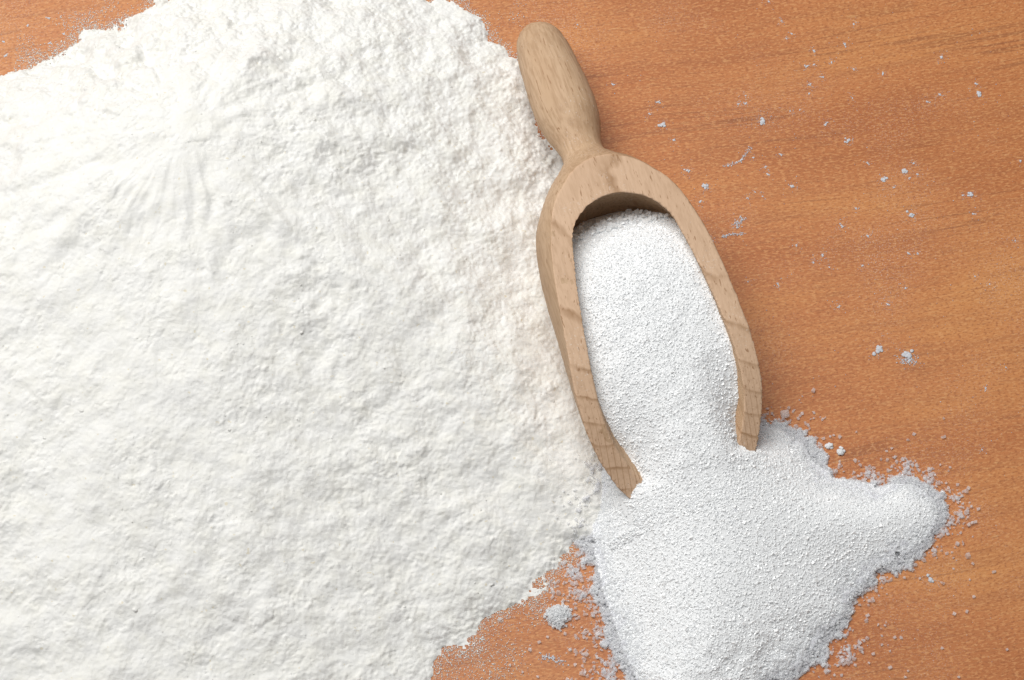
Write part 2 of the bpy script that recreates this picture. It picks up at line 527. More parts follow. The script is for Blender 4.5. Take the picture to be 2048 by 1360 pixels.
# rays from the summit to the outline
NA = 1440
ta = np.linspace(-math.pi, math.pi, NA, endpoint=False)
rad = np.zeros(NA)
for i in range(len(EP)):
    a0 = EP[i] - PK; a1 = EP[(i + 1) % len(EP)] - PK
    e = a1 - a0
    cx, sy = np.cos(ta), np.sin(ta)
    den = cx * e[1] - sy * e[0]
    den = np.where(np.abs(den) < 1e-12, 1e-12, den)
    r_ = (a0[0] * e[1] - a0[1] * e[0]) / den
    u_ = (a0[0] * sy - a0[1] * cx) / den
    ok = (r_ > 0) & (u_ >= 0) & (u_ <= 1)
    rad = np.where(ok & (r_ > rad), r_, rad)
TH = np.arctan2(Y - PK[1], X - PK[0]); RR = np.hypot(X - PK[0], Y - PK[1])
rad3 = np.concatenate([rad, rad, rad]); kk = np.exp(-0.5 * (np.arange(-12, 13) / 3.0) ** 2); kk /= kk.sum()
rads = np.convolve(rad3, kk, 'same')[NA:2 * NA]
RO = np.interp(TH, np.append(ta, math.pi), np.append(rads, rads[0]))
wig = 0.0009 * fnoise(shp, ST, 0.012, 21) + 0.0004 * fnoise(shp, ST, 0.0045, 22) + 0.00018 * fnoise(shp, ST, 0.0014, 23) + 0.00010 * fnoise(shp, ST, 0.0006, 24)
D = RO - RR + wig                                # distance inwards from the ragged edge, m
rho = np.clip(1 - D / RO, 0, 1.2)
h = H * (1 - np.sqrt(rho ** 2 + 0.02) ** 1.16) / (1 - math.sqrt(0.02) ** 1.16)
h = np.where(D > 0, np.maximum(h, 0), -1)
h = h + 0.0002 * (1 - np.exp(-np.clip(D, 0, 1) / 0.0016))    # small step at the very edge

# slides and furrows that run down from the summit
def furrow(pts, depth, width, z=0.026):
    global h
    P = np.array([at(a_, b_, z * c_)[:2] for a_, b_, c_ in pts])
    d2 = np.full(shp, 1.0)
    for p, q in zip(P[:-1], P[1:]):
        e = q - p
        t = np.clip(((X - p[0]) * e[0] + (Y - p[1]) * e[1]) / (e @ e), 0, 1)
        d2 = np.minimum(d2, (X - p[0] - t * e[0] + 0.0011 * n_w) ** 2 + (Y - p[1] - t * e[1] + 0.0011 * n_w2) ** 2)
    h = h - 0.6 * depth * np.exp(-d2 / (1.9 * width) ** 2)
n_w = fnoise(shp, ST, 0.012, 31); n_w2 = fnoise(shp, ST, 0.012, 32)
furrow([(395, 275, 1.1), (420, 350, 1.1), (425, 430, 1.05), (440, 500, 1.0)], 0.0011, 0.0013)
furrow([(320, 240, 1.1), (290, 330, 1.1), (265, 400, 1.05), (240, 440, 1.0)], 0.0008, 0.0015)
furrow([(245, 330, 1.1), (190, 380, 1.05), (185, 440, 1.0)], 0.0006, 0.0013)
furrow([(480, 225, 1.1), (560, 320, 1.0), (600, 390, 0.95), (640, 470, 0.9)], 0.0009, 0.0016)
furrow([(420, 210, 1.15), (500, 270, 1.1), (560, 330, 1.0)], -0.0007, 0.0012)
furrow([(360, 230, 1.15), (355, 330, 1.1), (345, 440, 1.05)], -0.0009, 0.0022)
furrow([(770, 400, 0.8), (830, 480, 0.75), (870, 540, 0.7)], 0.0007, 0.0014)
furrow([(600, 200, 1.0), (660, 300, 0.9), (700, 420, 0.85)], -0.0006, 0.0016)
furrow([(620, 480, 0.9), (600, 600, 0.85), (640, 720, 0.75)], -0.0007, 0.0030)
furrow([(660, 560, 0.85), (620, 640, 0.8), (610, 690, 0.8)], 0.0006, 0.0012)
furrow([(420, 1130, 0.6), (520, 1030, 0.65), (640, 940, 0.65)], -0.0006, 0.0040)

inner_w = sstep(0.0005, 0.006, D)               # full relief away from the edge
def fbm(lmax, lmin, slope, seed, ang=0.0, stretch=1.0):
    r = np.random.default_rng(seed)
    fy = np.fft.fftfreq(shp[0], ST)[:, None]; fx = np.fft.rfftfreq(shp[1], ST)[None, :]
    c, s_ = math.cos(ang), math.sin(ang)
    f = np.hypot((fx * c + fy * s_) * stretch, -fx * s_ + fy * c)
    amp = np.where(f > 0, 1.0 / np.maximum(f, 1.0 / lmax) ** slope, 0) * np.exp(-(f * lmin) ** 2) * (1 - np.exp(-(f * lmax) ** 4))
    n = np.fft.irfft2(np.fft.rfft2(r.standard_normal(shp)) * amp, s=shp)
    return n / n.std()
A45 = math.radians(52)
f_big = fbm(0.030, 0.0012, 2.1, 51)
f_mid = fbm(0.008, 0.0005, 1.75, 52, A45, 1.15)
f_fine = fbm(0.0022, 0.00045, 1.2, 53)
soft = sstep(-0.7, 0.8, fbm(0.030, 0.004, 2.0, 54))        # where the surface is crumbly rather than smooth
# slides that fan out from the summit: noise laid out along the slope
TT = np.arctan2(Y - PK[1], X - PK[0]); RD = np.hypot(X - PK[0], Y - PK[1])
tile = 1024
rt = np.random.default_rng(81)
fa = np.fft.fftfreq(tile)[:, None] * tile; fb = np.fft.rfftfreq(tile)[None, :] * tile
def polar_noise(seed, f0, f1, slope):
    f = np.hypot(fa, fb)
    amp = np.where((f >= f0), 1.0 / np.maximum(f, 1) ** slope, 0) * np.exp(-(f / f1) ** 2)
    n = np.fft.irfft2(np.fft.rfft2(np.random.default_rng(seed).standard_normal((tile, tile))) * amp, s=(tile, tile))
    n /= n.std()
    warp = 0.035 * fnoise(shp, ST, 0.035, seed + 1) + 0.012 * fnoise(shp, ST, 0.010, seed + 2)
    u = ((TT + warp + math.pi) / (2 * math.pi) * tile * 1.0) % tile
    v = (np.log(RD + 0.012) * 52.0 + 6.0 * fnoise(shp, ST, 0.030, seed + 3)) % tile
    i = u.astype(int) % tile; j = v.astype(int) % tile; fu = u - np.floor(u); fv = v - np.floor(v)
    i1, j1 = (i + 1) % tile, (j + 1) % tile
    return n[i, j] * (1 - fu) * (1 - fv) + n[i1, j] * fu * (1 - fv) + n[i, j1] * (1 - fu) * fv + n[i1, j1] * fu * fv
pn = polar_noise(82, 6, 42, 1.6)
pn2 = polar_noise(86, 20, 110, 1.2)
fall = sstep(0.003, 0.022, RD)
rel = 0.00022 * f_big + fall * (0.00078 * pn + 0.00015 * pn2) + (0.10 + 0.90 * soft) * (0.000080 * f_mid + 0.000026 * f_fine)
# shallow broken terraces: smooth floors below a small ragged step
for sd, thr, hgt, lam in ((55, 0.25, 0.00030, 0.012), (56, 0.8, 0.00028, 0.008), (57, -0.6, 0.00022, 0.010), (58, 0.9, 0.00022, 0.005)):
    tn = fbm(lam, 0.0006, 1.7, sd, A45, 1.3)
    rel += 0.70 * hgt * sstep(-0.06, 0.06, tn - thr) * (0.10 + 0.90 * sstep(-0.2, 0.9, fbm(0.02, 0.004, 2.0, sd + 20))) * (0.3 + 0.7 * soft)
# crumbs of caked flour on the surface
cl = fbm(0.0026, 0.0006, 1.0, 59)
rel += 0.00020 * sstep(1.5, 2.4, cl) * (0.2 + 0.8 * soft)
cr = fbm(0.009, 0.0008, 1.6, 91, A45, 1.4)
rel -= 0.00020 * np.exp(-(cr / 0.07) ** 2) * sstep(0.1, 1.0, fbm(0.014, 0.003, 2.0, 92))
h = h + 0.72 * rel * (0.10 + 0.90 * inner_w)
h = np.where(D > 0, h * (0.12 + 0.88 * sstep(0.0, 0.0032, D)), h)
und = scoop_under(X, Y)
und = np.where(und > 0.5, 1.0, und - 0.00015)
h = np.minimum(h, und)
valid = h > 0.00004
valid &= blur((D > 0).astype(float), ST, 0.0009) > 0.47      # no stray scraps off the edge
# drop thin specks so the edge breaks up
keep = valid[:-1, :-1] & valid[1:, :-1] & valid[:-1, 1:] & valid[1:, 1:]
feather = 0.0003 + 0.0012 * sstep(-0.6, 1.4, fnoise(shp, ST, 0.016, 71))     # the foot thins out into separate specks
pk = sstep(-0.15, 1.0, (D + 0.00025 * fnoise(shp, ST, 0.0011, 72)) / feather)
keep &= np.random.default_rng(73).uniform(size=keep.shape) < pk[:-1, :-1]
FLOUR_H = np.where(valid, h, 0.0)
idx = np.arange(shp[0] * shp[1]).reshape(shp)
q = np.stack([idx[:-1, :-1], idx[:-1, 1:], idx[1:, 1:], idx[1:, :-1]], -1)[keep]
used, inv = np.unique(q, return_inverse=True)
V = np.stack([X.ravel()[used], Y.ravel()[used], h.ravel()[used]], -1)
# the rim of the sheet reaches down to the table
cnt = np.bincount(inv.ravel(), minlength=len(used))
V[(cnt < 3) & (V[:, 2] < 0.0004), 2] = 0.00003
me = mesh_np('flour_pile', V, inv.reshape(-1, 4), M_FLOUR)
flour = obj('flour_pile', me)
tag(flour, 'large heap of white wheat flour filling the left of the table', 'flour')
flour_at = lambda x, y: sample(FLOUR_H, fx0, fy0, ST, x, y) * ((x < fx1 - ST) & (x > fx0) & (y > fy0) & (y < fy1))

# ------------------------------------------------------------------ sugar pile on the table
SS = 0.00032
gx0, gx1, gy0, gy1 = 0.004, 0.098, -0.088, -0.008
xs = np.arange(gx0, gx1, SS); ys = np.arange(gy0, gy1, SS)
X, Y = np.meshgrid(xs, ys); shp = X.shape
sedge = [(1530, 842), (1580, 852), (1618, 880), (1640, 915), (1662, 950), (1695, 962), (1740, 972), (1785, 956), (1825, 954), (1862, 970),
         (1892, 994), (1904, 1026), (1886, 1072), (1846, 1102), (1806, 1126), (1762, 1148), (1730, 1178), (1710, 1212), (1696, 1250),
         (1660, 1290), (1614, 1335), (1565, 1378), (1500, 1440), (1380, 1480), (1280, 1440), (1250, 1360), (1226, 1300), (1203, 1240), (1187, 1180), (1175, 1130),
         (1166, 1085), (1168, 1040), (1180, 1000), (1200, 960), (1260, 900), (1400, 800), (1500, 820)]
SP = poly(sedge)
SD = poly_dist(SP, X, Y) + 0.0007 * fnoise(shp, SS, 0.008, 201) + 0.0004 * fnoise(shp, SS, 0.003, 202)
# steeper on the side away from the mouth of the scoop, feathered on the left
left_x = at(1215, 1200)[0]
k_ = 0.38 + 0.26 * sstep(left_x, left_x + 0.016, X)
sh = k_ * np.clip(SD, 0, None)
sh = sh * (1 - 0.38 * sstep(at(1700, 1000)[0], at(1840, 1000)[0], X))
sh = 0.0098 * (1 - np.exp(-sh / 0.0088))
mouth = at(1375, 985, 0.009)[:2]
sh = sh + 0.0036 * np.exp(-((X - mouth[0]) ** 2 + (Y - mouth[1]) ** 2) / 0.019 ** 2) * sstep(0, 0.011, SD)
ridge_a = at(1420, 1000, 0.006)[:2]; ridge_b = at(1850, 1005, 0.004)[:2]
def seg_d(a_, b_):
    e = b_ - a_
    t = np.clip(((X - a_[0]) * e[0] + (Y - a_[1]) * e[1]) / (e @ e), 0, 1)
    return np.hypot(X - a_[0] - t * e[0], Y - a_[1] - t * e[1])
sh = sh + 0.0012 * np.exp(-(seg_d(ridge_a, ridge_b) / 0.007) ** 2) * sstep(0, 0.006, SD)
va, vb = at(1440, 1080, 0.006)[:2], at(1690, 1110, 0.004)[:2]
sh = sh - 0.0009 * np.exp(-(seg_d(va, vb) / 0.0045) ** 2) * sstep(0.001, 0.007, SD)
sh = blur(sh, SS, 0.0012)
sh = np.where(SD > -0.0006, sh, 0) + (0.00010 * fnoise(shp, SS, 0.004, 203) + 0.00006 * fnoise(shp, SS, 0.0012, 204)) * sstep(0.0, 0.003, SD)
sh0 = sh
def heap_w(s, t):
    """level of the sugar in the scoop, mm above its axis (t to the right)"""
    base = np.interp(s, [44, 50, 56, 64, 72, 80, 88, 96, 104, 112, 120], [-2.4, 2.2, 4.2, 4.2, 2.4, 0.0, -2.8, -5.8, -8.9, -12.0, -15])
    return base + 0.09 * t - 0.008 * t * t - 3.4 * sstep(82, 97, s) * sstep(-1, -9, t) * (1 - 0.6 * sstep(98, 104, s)) \
        - 3.8 * sstep(80, 94, s) * sstep(6, 11.5, t) * (1 - 0.7 * sstep(96, 101.5, s))
def heap_z(X, Y):
    Z = np.full(X.shape, 0.012)
    for _ in range(5):
        a_, b_, w_ = to_local(X, Y, Z)
        Z = Z + (heap_w(a_, b_ * YSIGN) - w_) * 1e-3 / W2[2]
    return Z, a_, b_ * YSIGN
und = scoop_under(X, Y)
HZ, ls, lt = heap_z(X, Y)
mouth_m = sstep(18.0, 10.0, np.abs(lt)) * (ls > 60)
lip = sstep(98, 117, ls)
sh = sh0 * (1 - mouth_m) + (HZ * (1 - lip) + sh0 * lip) * mouth_m
sm_ = blur(sh, SS, 0.0032)
bw = sstep(99, 105, ls) * sstep(140, 122, ls)
sh = sh * (1 - bw) + sm_ * bw
SUG_TOP = np.maximum(sh, 0)                     # the surface at the mouth, scoop taken away
sh = np.minimum(sh, np.where(und > 0.5, 1, und - 0.0004))
SUG_H = np.where((SD > 0.0002), np.maximum(sh, 0), 0)

def cube_grains(P, size, seed, squash=True):
    """rotated crystal boxes with chipped corners left out: 8 verts, 6 quads each"""
    r = np.random.default_rng(seed)
    n = len(P)
    base = np.array([[-1, -1, -1], [1, -1, -1], [1, 1, -1], [-1, 1, -1], [-1, -1, 1], [1, -1, 1], [1, 1, 1], [-1, 1, 1]], float) * 0.5
    asp = r.uniform(0.55, 1.3, (n, 1, 3))
    V = base[None] * asp * size[:, None, None]
    # slanted crystal habit + irregular corners
    V = V + r.normal(0, 0.13, V.shape) * size[:, None, None]
    qn = r.normal(size=(n, 4)); qn /= np.linalg.norm(qn, axis=1)[:, None]
    w, x, y, z = qn.T
    R = np.stack([1 - 2 * (y * y + z * z), 2 * (x * y - z * w), 2 * (x * z + y * w),
                  2 * (x * y + z * w), 1 - 2 * (x * x + z * z), 2 * (y * z - x * w),
                  2 * (x * z - y * w), 2 * (y * z + x * w), 1 - 2 * (x * x + y * y)], -1).reshape(n, 3, 3)
    V = np.einsum('nij,nkj->nki', R, V) + P[:, None, :]
    F = np.array([[0, 3, 2, 1], [4, 5, 6, 7], [0, 1, 5, 4], [1, 2, 6, 5], [2, 3, 7, 6], [3, 0, 4, 7]])
    F = (np.arange(n)[:, None, None] * 8 + F[None]).reshape(-1, 4)
    return V.reshape(-1, 3), F

def grid_mesh(name, X, Y, Z, keep_v, mat):
    keep = keep_v[:-1, :-1] & keep_v[1:, :-1] & keep_v[:-1, 1:] & keep_v[1:, 1:]
    idx = np.arange(X.size).reshape(X.shape)
    q = np.stack([idx[:-1, :-1], idx[:-1, 1:], idx[1:, 1:], idx[1:, :-1]], -1)[keep]
    used, inv = np.unique(q, return_inverse=True)
    V = np.stack([X.ravel()[used], Y.ravel()[used], Z.ravel()[used]], -1)
    return mesh_np(name, V, inv.reshape(-1, 4), mat)

pile = empty('sugar_pile', tuple(at(1480, 1130)))
tag(pile, 'spilled pile of white granulated sugar in front of the scoop mouth', 'sugar')
off = np.array(pile.location)
me = grid_mesh('packed_sugar', X - off[0], Y - off[1], SUG_H - 0.00003 - off[2], SUG_H > 0.0011, M_MASS)
obj('packed_sugar', me, pile)

def jitter_points(x0, x1, y0, y1, sp, seed):
    r = np.random.default_rng(seed)
    gx = np.arange(x0, x1, sp); gy = np.arange(y0, y1, sp)
    A, B = np.meshgrid(gx, gy)
    A = A + r.uniform(-0.6, 0.6, A.shape) * sp; B = B + r.uniform(-0.6, 0.6, B.shape) * sp
    return A.ravel(), B.ravel()

def pile_h(x, y): return sample(SUG_H, gx0, gy0, SS, x, y)
def pile_d(x, y): return sample(SD, gx0, gy0, SS, x, y)
allP, allS = [], []
for lay, (sp, smin, smax) in enumerate(((0.00034, 0.00026, 0.00044), (0.00042, 0.00028, 0.00056))):
    gx, gy = jitter_points(gx0 + .001, gx1 - .001, gy0 + .001, gy1 - .001, sp, 300 + lay)
    d = pile_d(gx, gy); z = pile_h(gx, gy)
    un = scoop_under(gx, gy)
    ok = (d > 0.0003) & (z < un - 0.0003)
    r = np.random.default_rng(310 + lay)
    # towards the edge the layer thins out and the board shows between the grains
    ok &= (r.uniform(size=len(gx)) < 0.50 + 0.45 * sstep(0.0, 0.002, d) - 0.38 * sstep(0.003, 0.0065, d))
    gx, gy, z = gx[ok], gy[ok], z[ok]
    s = smin + (smax - smin) * r.uniform(size=len(gx)) ** 1.6
    dp = sstep(0.002, 0.006, d[ok])
    zz = np.maximum(z + (r.uniform(-0.52, -0.08, len(gx)) * (1 - dp) + r.uniform(-0.54, -0.31, len(gx)) * dp) * s, s * 0.48)
    fl = flour_at(gx, gy)
    zz = np.maximum(zz, fl * 0 + zz)
    hid = (fl > zz + 0.0004)
    allP.append(np.stack([gx, gy, zz], -1)[~hid]); allS.append(s[~hid])
for lay in range(3):                            # the thin foot of the pile is grains all the way down
    gx, gy = jitter_points(gx0 + .001, gx1 - .001, gy0 + .001, gy1 - .001, 0.00046, 330 + lay)
    d = pile_d(gx, gy); z = pile_h(gx, gy)
    ok = (d > 0.0) & (d < 0.0055) & (z < scoop_under(gx, gy) - 0.0003)
    r = np.random.default_rng(340 + lay)
    gx, gy, z = gx[ok], gy[ok], z[ok]
    s = 0.00030 + 0.00034 * r.uniform(size=len(gx)) ** 1.6
    zz = np.maximum(z * r.uniform(0.1, 0.95, len(gx)), s * 0.48)
    allP.append(np.stack([gx, gy, zz], -1)); allS.append(s)
P = np.concatenate(allP); S = np.concatenate(allS)
clr = np.random.default_rng(5).uniform(size=len(P)) < 0.05 + 0.6 * (pile_d(P[:, 0], P[:, 1]) < 0.0028)
gl = ~clr & (np.random.default_rng(8).uniform(size=len(P)) < np.where(len(P) > 0, 0.05, 0))  # a few grains whitened as painted sparkles
foot = np.random.default_rng(9).uniform(size=len(P)) > sstep(0.0025, 0.007, pile_d(P[:, 0], P[:, 1]))
gl &= ~foot
for nm, mk, mt in (('grains', ~clr & ~gl & ~foot, M_SUGAR), ('milky_grains', ~clr & ~gl & foot, M_MILK), ('clear_grains', clr, M_CLEAR), ('painted_glints', gl, M_GLINT)):
    if nm == 'painted_glints': P = P.copy(); P[mk, 2] += S[mk] * 0.30
    V, F = cube_grains(P[mk] - off, S[mk], 320)
    tag(obj(nm, mesh_np(nm, V, F, mt, smooth=False), pile), kind='stuff')

# ------------------------------------------------------------------ sugar in the scoop
heap = empty('sugar_heap', tuple(to_world(np.array(75.0), np.array(0.0), np.array(0.0))))
tag(heap, 'white granulated sugar heaped inside the wooden scoop', 'sugar')
off = np.array(heap.location)
s1 = np.arange(44, 108, 0.32); t1 = np.arange(-17, 17.01, 0.32)
Sg, Tg = np.meshgrid(s1, t1)
def inner_r(s):
    q_ = np.clip((s - CAV0) / (RI * 0.96), 0, 1)
    return np.where(s < CAV0, 0, np.where(q_ < 1, RI * np.sqrt(np.clip(1 - (1 - q_) ** 2, 0, 1)), bore(s)))
shp2 = Sg.shape
Wg = blur(heap_w(Sg, Tg), 0.32, 1.2) + 0.06 * fnoise(shp2, 0.32, 6.0, 401) + 0.03 * fnoise(shp2, 0.32, 1.6, 402)
def in_cavity(s, t, w, pad=0.15):
    return (t * t + w * w < (inner_r(s) - pad) ** 2) | (s > 106)
Pw = to_world(Sg, Tg * YSIGN, Wg)
zt = sample(SUG_TOP, gx0, gy0, SS, Pw[..., 0], Pw[..., 1])
Wg = Wg + (zt - Pw[..., 2]) * 1e3 * sstep(97, 101, Sg)
Wg = Wg - 1.0 * sstep(88, 93, Sg) * sstep(100, 97, Sg) * sstep(2.6, 0.2, np.clip(inner_r(Sg), 0, 20) - np.hypot(Tg, Wg))
Pw = to_world(Sg, Tg * YSIGN, Wg)
# beyond the lip the heap runs down into the pile
zp = pile_h(Pw[..., 0], Pw[..., 1])
ok = in_cavity(Sg, Tg, Wg, -1.2 - 5.0 * sstep(98.5, 100, Sg)) & (Sg < 110) & (np.abs(Tg) < 17)
q = Pw - off
me = grid_mesh('packed_sugar', q[..., 0], q[..., 1], q[..., 2] - 0.00003 - 0.0006 * sstep(104.5, 107, Sg), ok, M_MASS)
obj('packed_sugar', me, heap)
allP, allS = [], []
for lay, (sp, smin, smax) in enumerate(((0.34, 0.26, 0.44), (0.42, 0.28, 0.52))):
    a_, b_ = jitter_points(45, 108, -17, 17, sp, 410 + lay)
    w_ = sample(Wg, 44, -17, 0.32, a_, b_)
    r = np.random.default_rng(420 + lay)
    s = smin + (smax - smin) * r.uniform(size=len(a_)) ** 1.6
    pw = to_world(a_, b_ * YSIGN, w_)
    ok = in_cavity(a_, b_, w_, -5.0 * sstep(98.5, 100, a_)) & (a_ < 109)
    ok &= r.uniform(size=len(a_)) < 0.55 + 0.40 * sstep(55, 49, a_)
    a_, b_, w_, s = a_[ok], b_[ok], w_[ok], s[ok]
    dp = sstep(49, 56, a_)
    w_ = w_ + (r.uniform(-0.52, -0.08, len(a_)) * (1 - dp) + r.uniform(-0.54, -0.31, len(a_)) * dp) * s
    allP.append(to_world(a_, b_ * YSIGN, w_)); allS.append(s * 1e-3)
# a crumbly crest of coarser grains at the back
r = np.random.default_rng(430)
a_ = r.uniform(45.5, 51, 260); b_ = r.uniform(-11, 11, 260)
w_ = sample(Wg, 44, -17, 0.32, a_, b_) + r.uniform(-0.1, 0.45, 260)
ok = in_cavity(a_, b_, w_, 0.5)
allP.append(to_world(a_[ok], b_[ok] * YSIGN, w_[ok])); allS.append(r.uniform(0.0005, 0.0009, ok.sum()))
P = np.concatenate(allP); S = np.concatenate(allS)
clr = np.random.default_rng(6).uniform(size=len(P)) < 0.05
gl = ~clr & (np.random.default_rng(8).uniform(size=len(P)) < np.where(len(P) > 0, 0.05, 0))  # grains in the scoop that carry the painted glints
for nm, mk, mt in (('grains', ~clr & ~gl, M_SUGAR), ('clear_grains', clr, M_CLEAR), ('painted_glints', gl, M_GLINT)):
    if nm == 'painted_glints': P = P.copy(); P[mk, 2] += S[mk] * 0.30
    V, F = cube_grains(P[mk] - off, S[mk], 440)
    tag(obj(nm, mesh_np(nm, V, F, mt, smooth=False), heap), kind='stuff')

# ------------------------------------------------------------------ loose things on the board
def gem(name, seed, mat):
    """one stray sugar crystal, about 1 m across, scaled where it is used: a chipped slanted box"""
    r = np.random.default_rng(seed)
    bm = bmesh.new()
    bmesh.ops.create_cube(bm, size=1.0, matrix=Matrix.Diagonal((r.uniform(.8, 1.2), r.uniform(.7, 1.0), r.uniform(.55, .85), 1)))
    for v_ in bm.verts: v_.co += Vector(r.normal(0, 0.11, 3))
    bmesh.ops.bevel(bm, geom=bm.edges[:], offset=0.09, segments=1, affect='EDGES')
    lo_ = min(v_.co.z for v_ in bm.verts)
    for v_ in bm.verts: v_.co.z -= lo_
    me = bpy.data.meshes.new(name); bm.to_mesh(me); bm.free(); me.materials.append(mat)
    return me

def crumb_mesh(name, seed, mat, n=7, flat=0.55, length=1.0):
    """a powdery crumb: small rough lumps stuck together, about 1 m across"""
    r = np.random.default_rng(seed)
    bm = bmesh.new()
    for i in range(n):
        rad_ = r.uniform(0.12, 0.26) if i else 0.30
        c_ = Vector((r.normal(0, 0.20) * length, r.normal(0, 0.20), abs(r.normal(0, 0.10))))
        if i == 0: c_ = Vector((0, 0, 0.1))
        res = bmesh.ops.create_icosphere(bm, subdivisions=2, radius=rad_, matrix=Matrix.Translation(c_))
        ph = r.uniform(0, 6.28, 6)
        for v_ in res['verts']:
            d_ = (v_.co - c_)
            v_.co = c_ + d_ * (1 + 0.22 * math.sin(9 * d_.x / rad_ * .5 + ph[0]) * math.sin(8 * d_.y / rad_ * .5 + ph[1]) + r.normal(0, 0.07))
    for v_ in bm.verts:
        v_.co.z = max(v_.co.z * flat, 0.0) + (0 if v_.co.z > 0 else r.uniform(0, .01))
    for f_ in bm.faces: f_.smooth = True
    me = bpy.data.meshes.new(name); bm.to_mesh(me); bm.free(); me.materials.append(mat)
    return me

def place(name, me, px, py, size, seed, parent=None, z=0.0):
    r = np.random.default_rng(seed)
    o = bpy.data.objects.new(name, me)
    p = at(px, py)
    o.location = (p[0], p[1], z)
    o.scale = (size, size, size)
    o.rotation_euler = (0, 0, r.uniform(0, 6.28))
    return link(o, parent)

CR = [crumb_mesh('flour_crumb', 500 + i, M_CRUMB, n=5 + i % 4, flat=0.28 + 0.06 * (i % 3), length=1.0 + 0.5 * (i % 2)) for i in range(7)]
crumbs = [(1584,68,4),(1690,90,5),(1707,48,4),(1628,101,5),(1663,125,4),(1613,133,5),(1628,129,4),(1707,138,4),(1644,154,4),(1883,115,6),(1951,167,5),
 (1766,147,5),(1620,169,4),(1618,187,4),(1705,197,3),(1856,204,4),(1879,189,5),(1492,191,3),(1477,208,4),(1491,207,4),(1580,222,3),(1600,219,3),
 (1652,248,5),(1507,315,4),(1532,333,4),(1536,349,5),(1562,309,4),(1584,373,7),(1400,404,5),(1736,327,4),(1827,327,4),(1836,349,4),(1819,356,4),
 (1788,375,3),(1712,417,4),(1925,391,4),(1683,451,5),(1735,472,5),(1422,480,6),(1510,384,3),(1495,396,3),(1525,393,3),(1593,490,4),(1948,428,4),(2041,322,4),
 (2030,482,3),(1226,169,5),(1317,204,5),(1348,280,5),(1298,227,4),(1374,341,6),(1155,49,3),(1645,512,5),(1817,507,5),(1836,507,3),(1627,525,4),(1659,535,3),
 (1556,569,4),(1496,563,3),(1726,531,4),(1776,609,5),(1678,614,4),(1950,553,3),(1979,569,3),(1971,778,4),(1811,576,4),(1538,4,4),(1563,42,3),(1573,77,3),(2012,735,3),(1965,900,3)]
for i, (px, py, r_) in enumerate(crumbs):
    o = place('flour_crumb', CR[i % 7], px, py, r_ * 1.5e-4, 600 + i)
    if px < 1420: lb, gp = 'tiny white flour crumb close to the right side of the scoop', 'tiny flour crumbs beside the scoop'
    elif py < 160: lb, gp = 'tiny white flour crumb on the board near the top edge, right of the handle', 'tiny flour crumbs near the top edge'
    elif py < 260: lb, gp = 'tiny white flour crumb on the board level with the lower half of the handle', 'tiny flour crumbs level with the handle'
    elif py < 480 and px < 1640: lb, gp = 'tiny white flour crumb near the smeared streaks right of the bowl', 'tiny flour crumbs near the smears'
    elif py < 480: lb, gp = 'tiny white flour crumb on the far right of the board level with the bowl rim', 'tiny flour crumbs far right of the bowl rim'
    else: lb, gp = 'tiny white flour crumb on the bare board right of the lower bowl', 'tiny flour crumbs right of the lower bowl'
    tag(o, lb, 'crumb', gp)
for i, (px, py, r_) in enumerate([(55,52,3),(96,36,3),(127,68,3),(8,84,3),(12,111,4),(100,86,3)]):
    o = place('flour_crumb', CR[i % 7], px, py, r_ * 2.3e-4, 680 + i)
    tag(o, 'tiny white flour crumb on the orange board above the flour heap', 'crumb', 'tiny flour crumbs above the heap')
special = [(1526,243,9,'plump white flour crumb on the board, largest above the powder streak'),
 (1411,372,8,'round white flour crumb close beside the shoulder of the scoop bowl'),
 (1325,250,8,'bright white flour crumb right of the neck of the scoop handle'),
 (1958,188,7,'white flour crumb, larger of a pair near the upper right corner'),
 (1696,281,6,'oval flour crumb alone on the board in line with the scoop neck'),
 (1768,360,7,'flat flour crumb just left of a cluster of small crumbs'),
 (1810,342,8,'largest flour crumb of a small cluster on the right of the board'),
 (1942,390,7,'white flour crumb at the end of a dark grain line near the right edge'),
 (1822,429,7,'white flour crumb below the left end of a dark grain line'),
 (1759,697,11,'long white flour crumb, left one of the pair on the bare board'),
 (1817,712,13,'powdery flour crumb, right and larger one of the pair on the bare board'),
 (1862,1160,8,'pale flat crumb lying right of the sugar pile')]
for i, (px, py, r_, lb) in enumerate(special):
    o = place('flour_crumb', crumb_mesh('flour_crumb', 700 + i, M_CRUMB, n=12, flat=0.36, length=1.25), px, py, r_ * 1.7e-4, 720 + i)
    tag(o, lb, 'crumb')

def octa(P, size, seed, flat=1.0):
    r = np.random.default_rng(seed); n = len(P)
    base = np.array([[1, 0, 0], [-1, 0, 0], [0, 1, 0], [0, -1, 0], [0, 0, 1], [0, 0, -1]], float) * 0.5
    V = base[None] * r.uniform(0.6, 1.4, (n, 6, 1)) * size[:, None, None]
    a_ = r.uniform(0, 6.28, n); c_, s_ = np.cos(a_)[:, None], np.sin(a_)[:, None]
    V = np.stack([V[..., 0] * c_ - V[..., 1] * s_, V[..., 0] * s_ + V[..., 1] * c_, V[..., 2] * flat], -1) + P[:, None]
    F = np.array([[0, 2, 4], [2, 1, 4], [1, 3, 4], [3, 0, 4], [2, 0, 5], [1, 2, 5], [3, 1, 5], [0, 3, 5]])
    return V.reshape(-1, 3), (np.arange(n)[:, None, None] * 6 + F[None]).reshape(-1, 3)

